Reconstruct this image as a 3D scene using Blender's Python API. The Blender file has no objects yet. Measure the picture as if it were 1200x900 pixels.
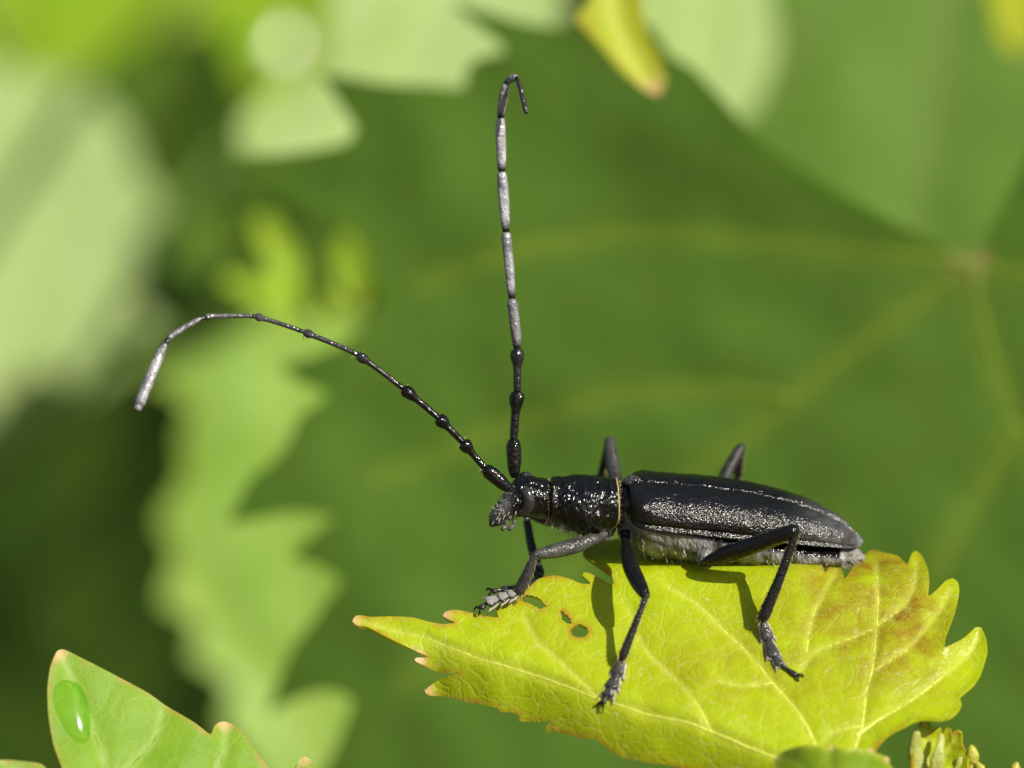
import bpy, bmesh, math, random
import numpy as np
from mathutils import Vector, noise
from mathutils.geometry import delaunay_2d_cdt

# ------------------------------------------------------------------ camera, sky, sun, exposure
# 1 Blender unit = 1 centimetre (macro photograph of a beetle on a vine leaf)
scene = bpy.context.scene
scene.unit_settings.system = 'METRIC'
scene.unit_settings.scale_length = 0.01
random.seed(7)
D = 60.0                       # camera to beetle, cm
PX = 150.0                     # photograph pixels per cm in the beetle's plane
cam_data = bpy.data.cameras.new('camera')
cam = bpy.data.objects.new('camera', cam_data)
scene.collection.objects.link(cam)
cam.location = (0, -D, 0)
cam.rotation_euler = (math.radians(90), 0, 0)
cam_data.sensor_width = 36
cam_data.lens = 36 * D / 8.0
cam_data.clip_start = 0.5
cam_data.clip_end = 20000
cam_data.dof.use_dof = True
cam_data.dof.focus_distance = D - 0.35
cam_data.dof.aperture_fstop = 0.27 / 1.75
scene.camera = cam

SUN = Vector((0.60, -0.60, 0.52)).normalized()      # towards the sun
world = bpy.data.worlds.new('World')
scene.world = world
world.use_nodes = True
wn = world.node_tree
bg = wn.nodes['Background']
sky = wn.nodes.new('ShaderNodeTexSky')
sky.sky_type = 'NISHITA'
sky.sun_disc = False
sky.sun_elevation = math.asin(SUN.z)
sky.sun_rotation = math.atan2(SUN.x, SUN.y)
wn.links.new(sky.outputs[0], bg.inputs['Color'])
bg.inputs['Strength'].default_value = 0.085
sd = bpy.data.lights.new('sun', 'SUN')
sd.energy = 5.0
sd.angle = math.radians(0.53)
sd.color = (1.0, 0.97, 0.925)
sun = bpy.data.objects.new('sun', sd)
scene.collection.objects.link(sun)
sun.location = SUN * 100
sun.rotation_euler = SUN.to_track_quat('Z', 'Y').to_euler()

scene.view_settings.view_transform = 'Standard'
scene.view_settings.look = 'None'
scene.view_settings.gamma = 1
scene.view_settings.use_curve_mapping = False
scene.view_settings.exposure = 0.5
scene.render.engine = 'CYCLES'
scene.cycles.use_denoising = True
scene.cycles.max_bounces = 7
scene.cycles.diffuse_bounces = 3
scene.cycles.transmission_bounces = 5
scene.cycles.sample_clamp_indirect = 8
scene.cycles.caustics_reflective = False
scene.cycles.caustics_refractive = False


def P(x, y, d):
    """photograph pixel and distance behind the beetle's plane (cm) -> point in the scene"""
    k = (D + d) / D
    return Vector(((x - 600) / PX * k, d, (450 - y) / PX * k))


# ------------------------------------------------------------------ helpers
COL = scene.collection


def mesh_obj(name, verts, faces, mat, parent=None, origin=None, smooth=True, attrs=None):
    o0 = Vector(origin) if origin is not None else Vector((0, 0, 0))
    me = bpy.data.meshes.new(name)
    me.from_pydata([tuple(Vector(v) - o0) for v in verts], [], faces)
    if smooth:
        me.polygons.foreach_set('use_smooth', [True] * len(me.polygons))
    for k, vals in (attrs or {}).items():
        a = me.attributes.new(k, 'FLOAT', 'POINT')
        a.data.foreach_set('value', [float(v) for v in vals])
    me.update()
    o = bpy.data.objects.new(name, me)
    COL.objects.link(o)
    if mat:
        me.materials.append(mat)
    if parent is not None:
        o.parent = parent
    elif origin is not None:
        o.location = o0
    return o


def empty(name, loc, label=None, cat=None, group=None):
    o = bpy.data.objects.new(name, None)
    o.empty_display_size = 0.2
    COL.objects.link(o)
    o.location = loc
    tag(o, label, cat, group)
    return o


def tag(o, label=None, cat=None, group=None, kind=None):
    if label: o['label'] = label
    if cat: o['category'] = cat
    if group: o['group'] = group
    if kind: o['kind'] = kind
    return o


def catmull(pts, n):
    """resample a list of equal length tuples with n samples per span"""
    a = [np.array(p, float) for p in pts]
    a = [2 * a[0] - a[1]] + a + [2 * a[-1] - a[-2]]
    out = []
    for i in range(1, len(a) - 2):
        p0, p1, p2, p3 = a[i - 1:i + 3]
        for j in range(n):
            t = j / n
            out.append(0.5 * (2 * p1 + (p2 - p0) * t + (2 * p0 - 5 * p1 + 4 * p2 - p3) * t * t + (3 * p1 - p0 - 3 * p2 + p3) * t ** 3))
    out.append(a[-2])
    return out


def tube(path, n=14, span=5, up=(0, 0, 1), disp=None):
    """path: list of (Vector, ra, rb): ra across (perpendicular to up), rb along up. Closed loft."""
    st = catmull([(*p, ra, rb) for p, ra, rb in path], span)
    upv = Vector(up)
    verts, faces = [], []
    for i, s in enumerate(st):
        c = Vector(s[:3])
        t = Vector(st[min(i + 1, len(st) - 1)][:3]) - Vector(st[max(i - 1, 0)][:3])
        t.normalize()
        side = t.cross(upv)
        if side.length < 1e-4:
            side = t.cross(Vector((1, 0, 0)))
        side.normalize()
        u = side.cross(t).normalized()
        for k in range(n):
            a = 2 * math.pi * k / n
            r = 1.0
            if disp: r += disp(i / (len(st) - 1), a)
            verts.append(c + side * (max(s[3], 1e-4) * r * math.cos(a)) + u * (max(s[4], 1e-4) * r * math.sin(a)))
    m = len(st)
    for i in range(m - 1):
        for k in range(n):
            k2 = (k + 1) % n
            faces.append((i * n + k, i * n + k2, (i + 1) * n + k2, (i + 1) * n + k))
    verts.append(Vector(st[0][:3])); verts.append(Vector(st[-1][:3]))
    for k in range(n):
        k2 = (k + 1) % n
        faces.append((m * n, k2, k))
        faces.append((m * n + 1, (m - 1) * n + k, (m - 1) * n + k2))
    return verts, faces


def join(*parts):
    V, F = [], []
    for v, f in parts:
        b = len(V)
        V += list(v)
        F += [tuple(i + b for i in q) for q in f]
    return V, F


def hairs(items, r=0.0025):
    """items: (root, tip vector); each a thin bent three-sided cone"""
    V, F = [], []
    for p, v in items:
        t = v.normalized()
        s = t.orthogonal().normalized()
        w = t.cross(s)
        b = len(V)
        mid = p + v * 0.55 + Vector((0, 0, -0.10)) * v.length
        for c, rr in ((p, r), (mid, r * 0.75)):
            for k in range(3):
                a = 2.094 * k
                V.append(c + (s * math.cos(a) + w * math.sin(a)) * rr)
        V.append(p + v + Vector((0, 0, -0.28)) * v.length)
        for k in range(3):
            k2 = (k + 1) % 3
            F.append((b + k, b + k2, b + 3 + k2, b + 3 + k))
            F.append((b + 3 + k, b + 3 + k2, b + 6))
    return V, F


# ------------------------------------------------------------------ materials
def new_mat(name):
    m = bpy.data.materials.new(name)
    m.use_nodes = True
    nt = m.node_tree
    nt.nodes.clear()
    out = nt.nodes.new('ShaderNodeOutputMaterial')
    return m, nt, out


class N:
    """small node-building helper"""
    def __init__(s, nt): s.nt = nt
    def __call__(s, kind, **kw):
        n = s.nt.nodes.new('ShaderNode' + kind)
        for k, v in kw.items():
            if hasattr(n, k) and k not in n.inputs: setattr(n, k, v)
            else: n.inputs[k].default_value = v
        return n
    def link(s, a, b): s.nt.links.new(a, b)
    def attr(s, name):
        n = s('Attribute'); n.attribute_name = name
        return n.outputs['Fac']
    def mix(s, fac, a, b):
        n = s.nt.nodes.new('ShaderNodeMix'); n.data_type = 'RGBA'
        for sock, v in ((n.inputs[0], fac), (n.inputs[6], a), (n.inputs[7], b)):
            if isinstance(v, (int, float)): sock.default_value = v
            elif isinstance(v, tuple): sock.default_value = (*v[:3], 1)
            else: s.link(v, sock)
        return n.outputs[2]
    def math(s, op, a, b=0.0):
        n = s('Math'); n.operation = op
        for sock, v in ((n.inputs[0], a), (n.inputs[1], b)):
            if isinstance(v, (int, float)): sock.default_value = v
            else: s.link(v, sock)
        return n.outputs[0]
    def ramp(s, x, lo, hi, a=0.0, b=1.0):
        n = s('MapRange'); n.clamp = True
        n.inputs['From Min'].default_value = lo; n.inputs['From Max'].default_value = hi
        n.inputs['To Min'].default_value = a; n.inputs['To Max'].default_value = b
        s.link(x, n.inputs['Value'])
        return n.outputs[0]
    def noise(s, scale, detail=3, rough=0.55, vec=None, dist=0.0):
        n = s('TexNoise'); n.inputs['Scale'].default_value = scale; n.inputs['Detail'].default_value = detail
        n.inputs['Roughness'].default_value = rough; n.inputs['Distortion'].default_value = dist
        if vec is not None: s.link(vec, n.inputs['Vector'])
        return n.outputs['Fac']


def leaf_material(name, col, col2, vein, edge, trans, tw=0.45, rough=0.42, spec=0.5, areole=9.0, bump=0.5,
                  red=None, flecks=0.0, coat=0.0, net_amt=0.16, fine=True):
    m, nt, out = new_mat(name)
    g = N(nt)
    tc = g('TexCoord').outputs['Object']
    n1 = g.noise(1.3, 4, 0.6, tc)
    n2 = g.noise(9, 4, 0.6, tc)
    base = g.mix(g.ramp(n1, 0.35, 0.68), col, col2)
    base = g.mix(g.ramp(n2, 0.3, 0.75, 0, 0.35), base, col2)
    if not fine:
        bm = g('Bump'); bm.inputs['Strength'].default_value = bump; bm.inputs['Distance'].default_value = 0.02
        g.link(n2, bm.inputs['Height'])
    if fine:
        vor = g('TexVoronoi'); vor.feature = 'DISTANCE_TO_EDGE'; vor.inputs['Scale'].default_value = areole
        wob = g('VectorMath'); wob.operation = 'MULTIPLY_ADD'
        nz = g('TexNoise'); nz.inputs['Scale'].default_value = 5
        g.link(tc, nz.inputs['Vector'])
        g.link(nz.outputs['Color'], wob.inputs[0]); wob.inputs[1].default_value = (0.22,) * 3; g.link(tc, wob.inputs[2])
        g.link(wob.outputs[0], vor.inputs['Vector'])
        net = g.ramp(vor.outputs['Distance'], 0.0, 0.10, 1, 0)
        base = g.mix(g.math('MULTIPLY', net, net_amt), base, vein)
    if red is not None:
        rn = g.math('MULTIPLY', g.attr('red'), g.ramp(g.noise(4.5, 4, 0.65, tc), 0.34, 0.66))
        base = g.mix(rn, base, red)
    va = g.attr('vein')
    base = g.mix(g.math('MULTIPLY', va, 0.75), base, vein)
    ea = g.math('MULTIPLY', g.attr('edge'), g.ramp(g.noise(7, 3, 0.6, tc), 0.38, 0.62, 0.15, 1.0))
    base = g.mix(ea, base, edge)
    tipa = g.attr('tip')
    base = g.mix(tipa, base, (0.75, 0.47, 0.22))
    if flecks:
        sv = g('VectorMath'); sv.operation = 'MULTIPLY'; g.link(wob.outputs[0], sv.inputs[0]); sv.inputs[1].default_value = (1, 1, 1.7)
        fl = g.ramp(g.noise(21, 5, 0.68, sv.outputs[0], 1.2), 0.60, 0.67)
        fl2 = g.ramp(g.noise(2.2, 2, 0.5, tc), 0.42, 0.6)
        fl = g.math('MULTIPLY', g.math('MULTIPLY', fl, fl2), flecks)
        base = g.mix(fl, base, (0.66, 0.63, 0.36))
    if fine:
        h = g.math('MULTIPLY', net, -0.22)
        h = g.math('ADD', h, g.math('MULTIPLY', g.noise(38, 4, 0.6, tc), 0.5))
        h = g.math('ADD', h, g.math('MULTIPLY', n2, 0.9))
        bm = g('Bump'); bm.inputs['Strength'].default_value = bump; bm.inputs['Distance'].default_value = 0.02
        g.link(h, bm.inputs['Height'])
    pb = g('BsdfPrincipled')
    g.link(base, pb.inputs['Base Color'])
    if fine: g.link(g.ramp(g.attr('gloss'), 0, 1, rough, 0.2), pb.inputs['Roughness'])
    else: pb.inputs['Roughness'].default_value = rough
    pb.inputs['Specular IOR Level'].default_value = spec
    pb.inputs['Coat Weight'].default_value = coat
    pb.inputs['Coat Roughness'].default_value = 0.25
    g.link(bm.outputs[0], pb.inputs['Normal'])
    tr = g('BsdfTranslucent')
    tcol = g.mix(g.ramp(n1, 0.3, 0.7), trans, tuple(c * 0.86 for c in trans))
    tcol = g.mix(g.math('MULTIPLY', va, 0.5), tcol, vein)
    if red is not None:
        tcol = g.mix(g.math('MULTIPLY', rn, 0.8), tcol, red)
    g.link(tcol, tr.inputs['Color'])
    g.link(bm.outputs[0], tr.inputs['Normal'])
    mx = g('MixShader'); mx.inputs[0].default_value = tw
    g.link(pb.outputs[0], mx.inputs[1]); g.link(tr.outputs[0], mx.inputs[2])
    g.link(mx.outputs[0], out.inputs['Surface'])
    return m


def chitin(name, base=(0.012, 0.011, 0.012), rough=0.22, gran=60.0, bump=0.6, dist=0.012, pub=(0.34, 0.31, 0.26), pub_amt=0.0, stretch=(1, 1, 1), spec=0.6):
    """black insect shell: granular relief, attribute 'pub' adds grey down"""
    m, nt, out = new_mat(name)
    g = N(nt)
    tc = g('TexCoord').outputs['Object']
    mp = g('Mapping'); g.link(tc, mp.inputs['Vector']); mp.inputs['Scale'].default_value = stretch
    v = mp.outputs[0]
    vor = g('TexVoronoi'); vor.inputs['Scale'].default_value = gran
    g.link(v, vor.inputs['Vector'])
    nz = g.noise(gran * 0.9, 3, 0.6, v)
    h = g.math('ADD', g.math('MULTIPLY', vor.outputs['Distance'], -0.9), nz)
    h = g.math('ADD', h, g.math('MULTIPLY', g.noise(gran * 0.25, 2, 0.5, v), 0.9))
    b = g('Bump'); b.inputs['Strength'].default_value = bump; b.inputs['Distance'].default_value = dist
    g.link(h, b.inputs['Height'])
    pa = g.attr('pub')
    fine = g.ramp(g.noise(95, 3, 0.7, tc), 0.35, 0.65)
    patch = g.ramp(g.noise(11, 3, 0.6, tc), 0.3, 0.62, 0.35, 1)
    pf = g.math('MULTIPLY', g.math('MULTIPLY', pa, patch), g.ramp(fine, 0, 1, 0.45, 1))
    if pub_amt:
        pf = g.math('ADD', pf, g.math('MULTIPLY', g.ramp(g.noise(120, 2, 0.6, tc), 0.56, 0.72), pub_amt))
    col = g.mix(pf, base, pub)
    pb = g('BsdfPrincipled')
    g.link(col, pb.inputs['Base Color'])
    pb.inputs['Specular IOR Level'].default_value = spec
    pb.inputs['Specular Tint'].default_value = (1.0, 0.94, 0.84, 1)
    g.link(g.ramp(pf, 0, 1, rough, 0.6), pb.inputs['Roughness'])
    g.link(b.outputs[0], pb.inputs['Normal'])
    g.link(pb.outputs[0], out.inputs['Surface'])
    return m


def plain(name, col, rough=0.5, spec=0.5, trans=0.0):
    m, nt, out = new_mat(name)
    g = N(nt)
    tc = g('TexCoord').outputs['Object']
    c = g.mix(g.ramp(g.noise(30, 3, 0.6, tc), 0.35, 0.65), col, tuple(x * 0.7 for x in col))
    pb = g('BsdfPrincipled'); g.link(c, pb.inputs['Base Color'])
    pb.inputs['Roughness'].default_value = rough; pb.inputs['Specular IOR Level'].default_value = spec
    if trans:
        tr = g('BsdfTranslucent'); g.link(c, tr.inputs['Color'])
        mx = g('MixShader'); mx.inputs[0].default_value = trans
        g.link(pb.outputs[0], mx.inputs[1]); g.link(tr.outputs[0], mx.inputs[2]); g.link(mx.outputs[0], out.inputs['Surface'])
    else:
        g.link(pb.outputs[0], out.inputs['Surface'])
    return m


def water_mat(name, rough=0.03, tint=(0.90, 0.97, 0.72)):
    """clear thin water: light passes straight, the surface mirrors by Fresnel"""
    m, nt, out = new_mat(name)
    g = N(nt)
    tr = g('BsdfTransparent'); tr.inputs['Color'].default_value = (*tint, 1)
    gl = g('BsdfAnisotropic'); gl.inputs['Roughness'].default_value = rough
    fr = g('Fresnel'); fr.inputs['IOR'].default_value = 1.33
    mx = g('MixShader')
    cap = g.math('MINIMUM', fr.outputs[0], 0.10)
    g.link(cap, mx.inputs[0]); g.link(tr.outputs[0], mx.inputs[1]); g.link(gl.outputs[0], mx.inputs[2])
    g.link(mx.outputs[0], out.inputs['Surface'])
    return m


M = {}
M['young'] = leaf_material('young_leaf', (0.44, 0.545, 0.004), (0.42, 0.47, 0.005), (0.60, 0.62, 0.08), (0.45, 0.23, 0.02),
                           (0.46, 0.56, 0.003), tw=0.42, rough=0.40, spec=0.35, areole=6.5, bump=0.5, red=(0.29, 0.12, 0.010), flecks=0.9, net_amt=0.24)
M['young_vein'] = plain('young_vein', (0.56, 0.58, 0.06), 0.4, 0.4)
M['fresh'] = leaf_material('fresh_leaf', (0.165, 0.30, 0.010), (0.235, 0.385, 0.018), (0.33, 0.47, 0.09), (0.40, 0.28, 0.05),
                           (0.26, 0.46, 0.010), tw=0.40, rough=0.45, spec=0.18, areole=4, bump=0.4, net_amt=0.1)
M['rosy'] = leaf_material('dark_leaflet', (0.16, 0.25, 0.006), (0.21, 0.29, 0.006), (0.2, 0.3, 0.02), (0.55, 0.52, 0.04),
                          (0.16, 0.30, 0.008), tw=0.35, rough=0.35, spec=0.45, areole=5, bump=0.4, net_amt=0.1)
FAR = dict(bump=0.3, fine=False)
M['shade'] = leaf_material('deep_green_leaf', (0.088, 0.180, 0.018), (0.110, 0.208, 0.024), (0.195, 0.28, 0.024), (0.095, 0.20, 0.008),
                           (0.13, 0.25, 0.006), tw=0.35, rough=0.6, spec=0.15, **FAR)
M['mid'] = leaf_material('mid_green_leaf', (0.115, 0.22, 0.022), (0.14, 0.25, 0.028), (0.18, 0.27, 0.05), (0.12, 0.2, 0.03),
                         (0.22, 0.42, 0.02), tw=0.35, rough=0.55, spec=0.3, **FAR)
M['waxy'] = leaf_material('waxy_leaf', (0.19, 0.28, 0.04), (0.235, 0.32, 0.055), (0.30, 0.40, 0.08), (0.24, 0.34, 0.05),
                          (0.30, 0.46, 0.03), tw=0.3, rough=0.5, spec=0.3, **FAR)
M['bright'] = leaf_material('bright_green_leaf', (0.19, 0.34, 0.030), (0.27, 0.42, 0.065), (0.36, 0.48, 0.08), (0.34, 0.45, 0.05),
                            (0.34, 0.54, 0.015), tw=0.3, rough=0.5, spec=0.35, **FAR)
M['yellow'] = leaf_material('yellow_green_leaf', (0.38, 0.48, 0.006), (0.47, 0.53, 0.008), (0.45, 0.5, 0.05), (0.5, 0.4, 0.03),
                            (0.5, 0.58, 0.006), tw=0.40, rough=0.5, spec=0.25, **FAR)
M['sprout'] = leaf_material('sprout_leaf', (0.27, 0.47, 0.014), (0.33, 0.52, 0.018), (0.4, 0.54, 0.05), (0.4, 0.5, 0.03),
                            (0.4, 0.58, 0.006), tw=0.25, rough=0.5, spec=0.3, **FAR)
M['lime'] = leaf_material('lime_leaf', (0.33, 0.50, 0.010), (0.40, 0.56, 0.014), (0.45, 0.56, 0.05), (0.45, 0.5, 0.03),
                          (0.45, 0.6, 0.006), tw=0.25, rough=0.5, spec=0.3, **FAR)
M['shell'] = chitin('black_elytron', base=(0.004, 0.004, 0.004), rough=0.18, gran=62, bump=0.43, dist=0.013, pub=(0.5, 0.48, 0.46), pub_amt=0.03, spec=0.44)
M['body'] = chitin('black_body', base=(0.004, 0.004, 0.004), rough=0.14, gran=26, bump=0.62, dist=0.02, pub=(0.36, 0.35, 0.33), spec=0.45, stretch=(1.5, 0.7, 0.7))
M['leg'] = chitin('black_leg', base=(0.005, 0.005, 0.0045), rough=0.14, gran=46, bump=0.5, dist=0.012, pub=(0.40, 0.38, 0.33), pub_amt=0.03, spec=0.3)
M['antenna'] = chitin('black_antenna', base=(0.004, 0.004, 0.004), rough=0.11, gran=34, bump=0.5, dist=0.012, pub=(0.68, 0.66, 0.66), spec=0.42)
M['eye'] = chitin('eye_black', base=(0.02, 0.02, 0.022), rough=0.12, gran=110, bump=0.1, dist=0.004, spec=0.7)
M['hair'] = plain('pale_setae', (0.62, 0.57, 0.44), 0.4, 0.5, 0.3)
M['gold'] = plain('golden_setae', (0.62, 0.47, 0.22), 0.4, 0.5, 0.3)
M['pad'] = plain('white_foot_pad', (0.30, 0.28, 0.25), 0.6, 0.3, 0.2)
M['stem'] = plain('green_stem', (0.24, 0.27, 0.05), 0.45, 0.4)
M['cane'] = plain('brown_cane', (0.16, 0.10, 0.055), 0.75, 0.3)
M['water'] = water_mat('dew_water', 0.16, (0.86, 0.97, 0.6))
M['water_film'] = water_mat('dew_film', 0.25, (0.97, 1, 0.9))
M['soil'] = plain('vineyard_soil', (0.16, 0.115, 0.075), 0.95, 0.1)


# ------------------------------------------------------------------ leaves
def inside_np(poly, pts):
    pts = np.asarray(pts, float)
    x, y = pts[:, 0], pts[:, 1]
    c = np.zeros(len(pts), bool)
    j = len(poly) - 1
    for i in range(len(poly)):
        xi, yi = poly[i]; xj, yj = poly[j]
        if yi != yj:
            c ^= ((yi > y) != (yj > y)) & (x < (xj - xi) * (y - yi) / (yj - yi) + xi)
        j = i
    return c


def smooth_closed(poly, n=3):
    L = len(poly)
    out = []
    for i in range(L):
        p0, p1, p2, p3 = (np.array(poly[(i + k - 1) % L], float) for k in range(4))
        # centripetal-ish: damp tangents so teeth stay crisp
        m1 = (p2 - p0) * 0.32; m2 = (p3 - p1) * 0.32
        l = np.linalg.norm(p2 - p1)
        for m in (m1, m2):
            q = np.linalg.norm(m)
            if q > l * 0.7: m *= l * 0.7 / q
        for j in range(n):
            t = j / n
            h = (2 * t ** 3 - 3 * t * t + 1) * p1 + (t ** 3 - 2 * t * t + t) * m1 + (-2 * t ** 3 + 3 * t * t) * p2 + (t ** 3 - t * t) * m2
            out.append(tuple(h))
    return out


def seg_dist(pts, polys):
    """numpy: distance of each point to a set of polylines"""
    pts = np.array(pts, float)
    best = np.full(len(pts), 1e9)
    for pl in polys:
        for a, b in zip(pl[:-1], pl[1:]):
            a = np.array(a, float); b = np.array(b, float)
            ab = b - a
            t = np.clip(((pts - a) @ ab) / max(ab @ ab, 1e-9), 0, 1)
            best = np.minimum(best, np.linalg.norm(pts - (a + t[:, None] * ab), axis=1))
    return best


def leaf_blade(outline, where, nrm, step, holes=(), veins=(), vein_w=6, quilt=0.02, wave=0.03, wfreq=0.8, edge_w=10, tips=(), tip_r=14, red=None, seed=0, curl=0.0, n_smooth=3, gloss_fn=None, edge_fn=None):
    """blade as a fine triangle mesh. where(x, y) -> scene point; nrm: direction towards the viewer side."""
    rng = random.Random(seed)
    outl = smooth_closed(outline, n_smooth)
    hs = [[(x + rng.uniform(-1.1, 1.1), y + rng.uniform(-1.1, 1.1)) for x, y in smooth_closed(h, 4)] for h in holes]
    pts, edges = [], []
    loops = [outl] + hs
    for lp in loops:
        b = len(pts)
        pts += lp
        edges += [(b + i, b + (i + 1) % len(lp)) for i in range(len(lp))]
    nb = len(pts)
    xs = [p[0] for p in outl]; ys = [p[1] for p in outl]
    cand = []
    y = min(ys); row = 0
    while y < max(ys):
        x = min(xs) + (step / 2 if row % 2 else 0)
        while x < max(xs):
            cand.append((x + rng.uniform(-.22, .22) * step, y + rng.uniform(-.22, .22) * step))
            x += step
        y += step * 0.87; row += 1
    cand = np.array(cand)
    keep = inside_np(outl, cand)
    for h in hs: keep &= ~inside_np(h, cand)
    cand = [tuple(c) for c in cand[keep]]
    dd = seg_dist(cand, [lp + [lp[0]] for lp in loops])
    pts += [c for c, d in zip(cand, dd) if d > step * 0.45]
    res = delaunay_2d_cdt([Vector(p) for p in pts], edges, [], 0, 1e-5)
    v2 = [(v.x, v.y) for v in res[0]]
    tri = [tuple(f) for f in res[2]]
    cen = np.array(v2)[np.array(tri)].mean(axis=1)
    keep = inside_np(outl, cen)
    for h in hs: keep &= ~inside_np(h, cen)
    faces = [t for t, k in zip(tri, keep) if k]
    ed = seg_dist(v2, [lp + [lp[0]] for lp in loops])
    vd = seg_dist(v2, veins) if veins else np.full(len(v2), 1e9)
    nrm = Vector(nrm).normalized()
    V = []
    for (x, y), e, v in zip(v2, ed, vd):
        p = where(x, y)
        h = quilt * (1 - math.exp(-v / (vein_w * 3.0))) if veins else 0
        h += wave * noise.noise(p * wfreq + Vector((seed * 3.1, 0, 0))) + wave * 0.35 * noise.noise(p * wfreq * 3.1)
        h += (curl(x, y) if callable(curl) else curl) * math.exp(-e / edge_w)
        V.append(p + nrm * h)
    # orient faces towards nrm
    out = []
    for f in faces:
        n = (V[f[1]] - V[f[0]]).cross(V[f[2]] - V[f[0]])
        out.append(f if n.dot(nrm) >= 0 else f[::-1])
    at = {'vein': np.exp(-(vd / vein_w) ** 2), 'edge': np.clip(1 - ed / edge_w, 0, 1) ** 1.5}
    if edge_fn: at['edge'] = at['edge'] * np.array([edge_fn(x, y) for x, y in v2])
    tp = np.zeros(len(v2))
    for t in tips:
        q = np.linalg.norm(np.array(v2) - np.array(t), axis=1)
        tp = np.maximum(tp, np.clip(1 - q / tip_r, 0, 1) ** 0.8)
    at['tip'] = tp
    at['gloss'] = [gloss_fn(x, y, e) for (x, y), e in zip(v2, ed)] if gloss_fn else [0.0] * len(v2)
    at['red'] = np.array([red(x, y) for x, y in v2]) if red else np.zeros(len(v2))
    return V, out, at


def plane_where(x0, y0, d0, n, cup=0.0):
    """pixel -> point on the plane through (x0, y0, d0) with normal n, bowed by cup"""
    n = Vector(n).normalized()
    p0 = P(x0, y0, d0)
    c = Vector((0, -D, 0))
    def w(x, y):
        r = P(x, y, 0) - c
        t = (p0 - c).dot(n) / r.dot(n)
        q = c + r * t
        s = (q - p0).length
        return q + n * (cup * s * s)
    return w


def solid(o, th):
    m = o.modifiers.new('thickness', 'SOLIDIFY')
    m.thickness = th
    m.offset = -1
    e = o.modifiers.new('crisp_rim', 'EDGE_SPLIT')
    e.split_angle = math.radians(50)
    return o


def vein_tube(poly, where, nrm, r0, r1, lift=0.0, n=8, wave=0.0, wfreq=1.0, seed=0):
    nrm = Vector(nrm).normalized()
    q = catmull(poly, 8)
    L = len(q)
    path = []
    for i, p in enumerate(q):
        w = where(*p)
        h = wave * noise.noise(w * wfreq + Vector((seed * 3.1, 0, 0))) + wave * 0.35 * noise.noise(w * wfreq * 3.1)
        r = r0 + (r1 - r0) * i / (L - 1)
        r *= 1 + 0.25 * noise.noise(w * 9)
        path.append((w + nrm * (h + lift), r, r * .8))
    return tube(path, n=n, span=1, up=nrm)


# ---- setting: soil under the vines
g_v = []
g_f = []
GN = 24
for i in range(GN + 1):
    for j in range(GN + 1):
        x = (i / GN * 2 - 1); y = (j / GN * 2 - 1)
        x = math.copysign(abs(x) ** 3, x) * 8000; y = math.copysign(abs(y) ** 3, y) * 8000
        g_v.append((x, y, -85 + 2.0 * noise.noise(Vector((x * .02, y * .02, 0)))))
for i in range(GN):
    for j in range(GN):
        a = i * (GN + 1) + j
        g_f.append((a, a + GN + 1, a + GN + 2, a + 1))
tag(mesh_obj('ground', g_v, g_f, M['soil']), kind='structure')

# ---- main leaf ------------------------------------------------------------
V_MID = [(990, 897), (950, 893), (915, 888), (880, 876), (850, 864), (805, 849), (760, 837), (725, 826), (690, 815), (660, 803), (620, 789), (575, 777), (530, 761), (500, 748), (460, 738), (425, 728)]


def mid_y(x):
    pts = V_MID
    if x >= pts[0][0]: return pts[0][1] + 30
    if x <= pts[-1][0]: return pts[-1][1]
    for a, b in zip(pts[:-1], pts[1:]):
        if b[0] <= x <= a[0]:
            t = (x - b[0]) / (a[0] - b[0])
            return b[1] + t * (a[1] - b[1])


def sm(t):
    t = max(0.0, min(1.0, t))
    return t * t * (3 - 2 * t)


def LD(x, y):
    d = -1.0 + (820 - y) / 150 * 0.84
    if y < 672:
        q = (672 - y)
        w = 1 - 0.75 * sm((x - 985) / 60)
        d += (math.sqrt(q * q + 64) - 8) / 150 * 2.9 * w
    my = mid_y(x)
    q = y - my
    if q > -14:
        k = sm((x - 440) / 80)
        d += (q + 14) ** 2 / (q + 14 + 22) / 150 * 1.05 * k
    d += 0.22 * sm((x - 930) / 60) * sm((690 - y) / 40)
    # right lobe: cupped towards the light
    if x > 1020:
        d += 0.10 * ((x - 1020) / 100) ** 2
    return d


def main_where(x, y):
    return P(x, y, LD(x, y))


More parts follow.
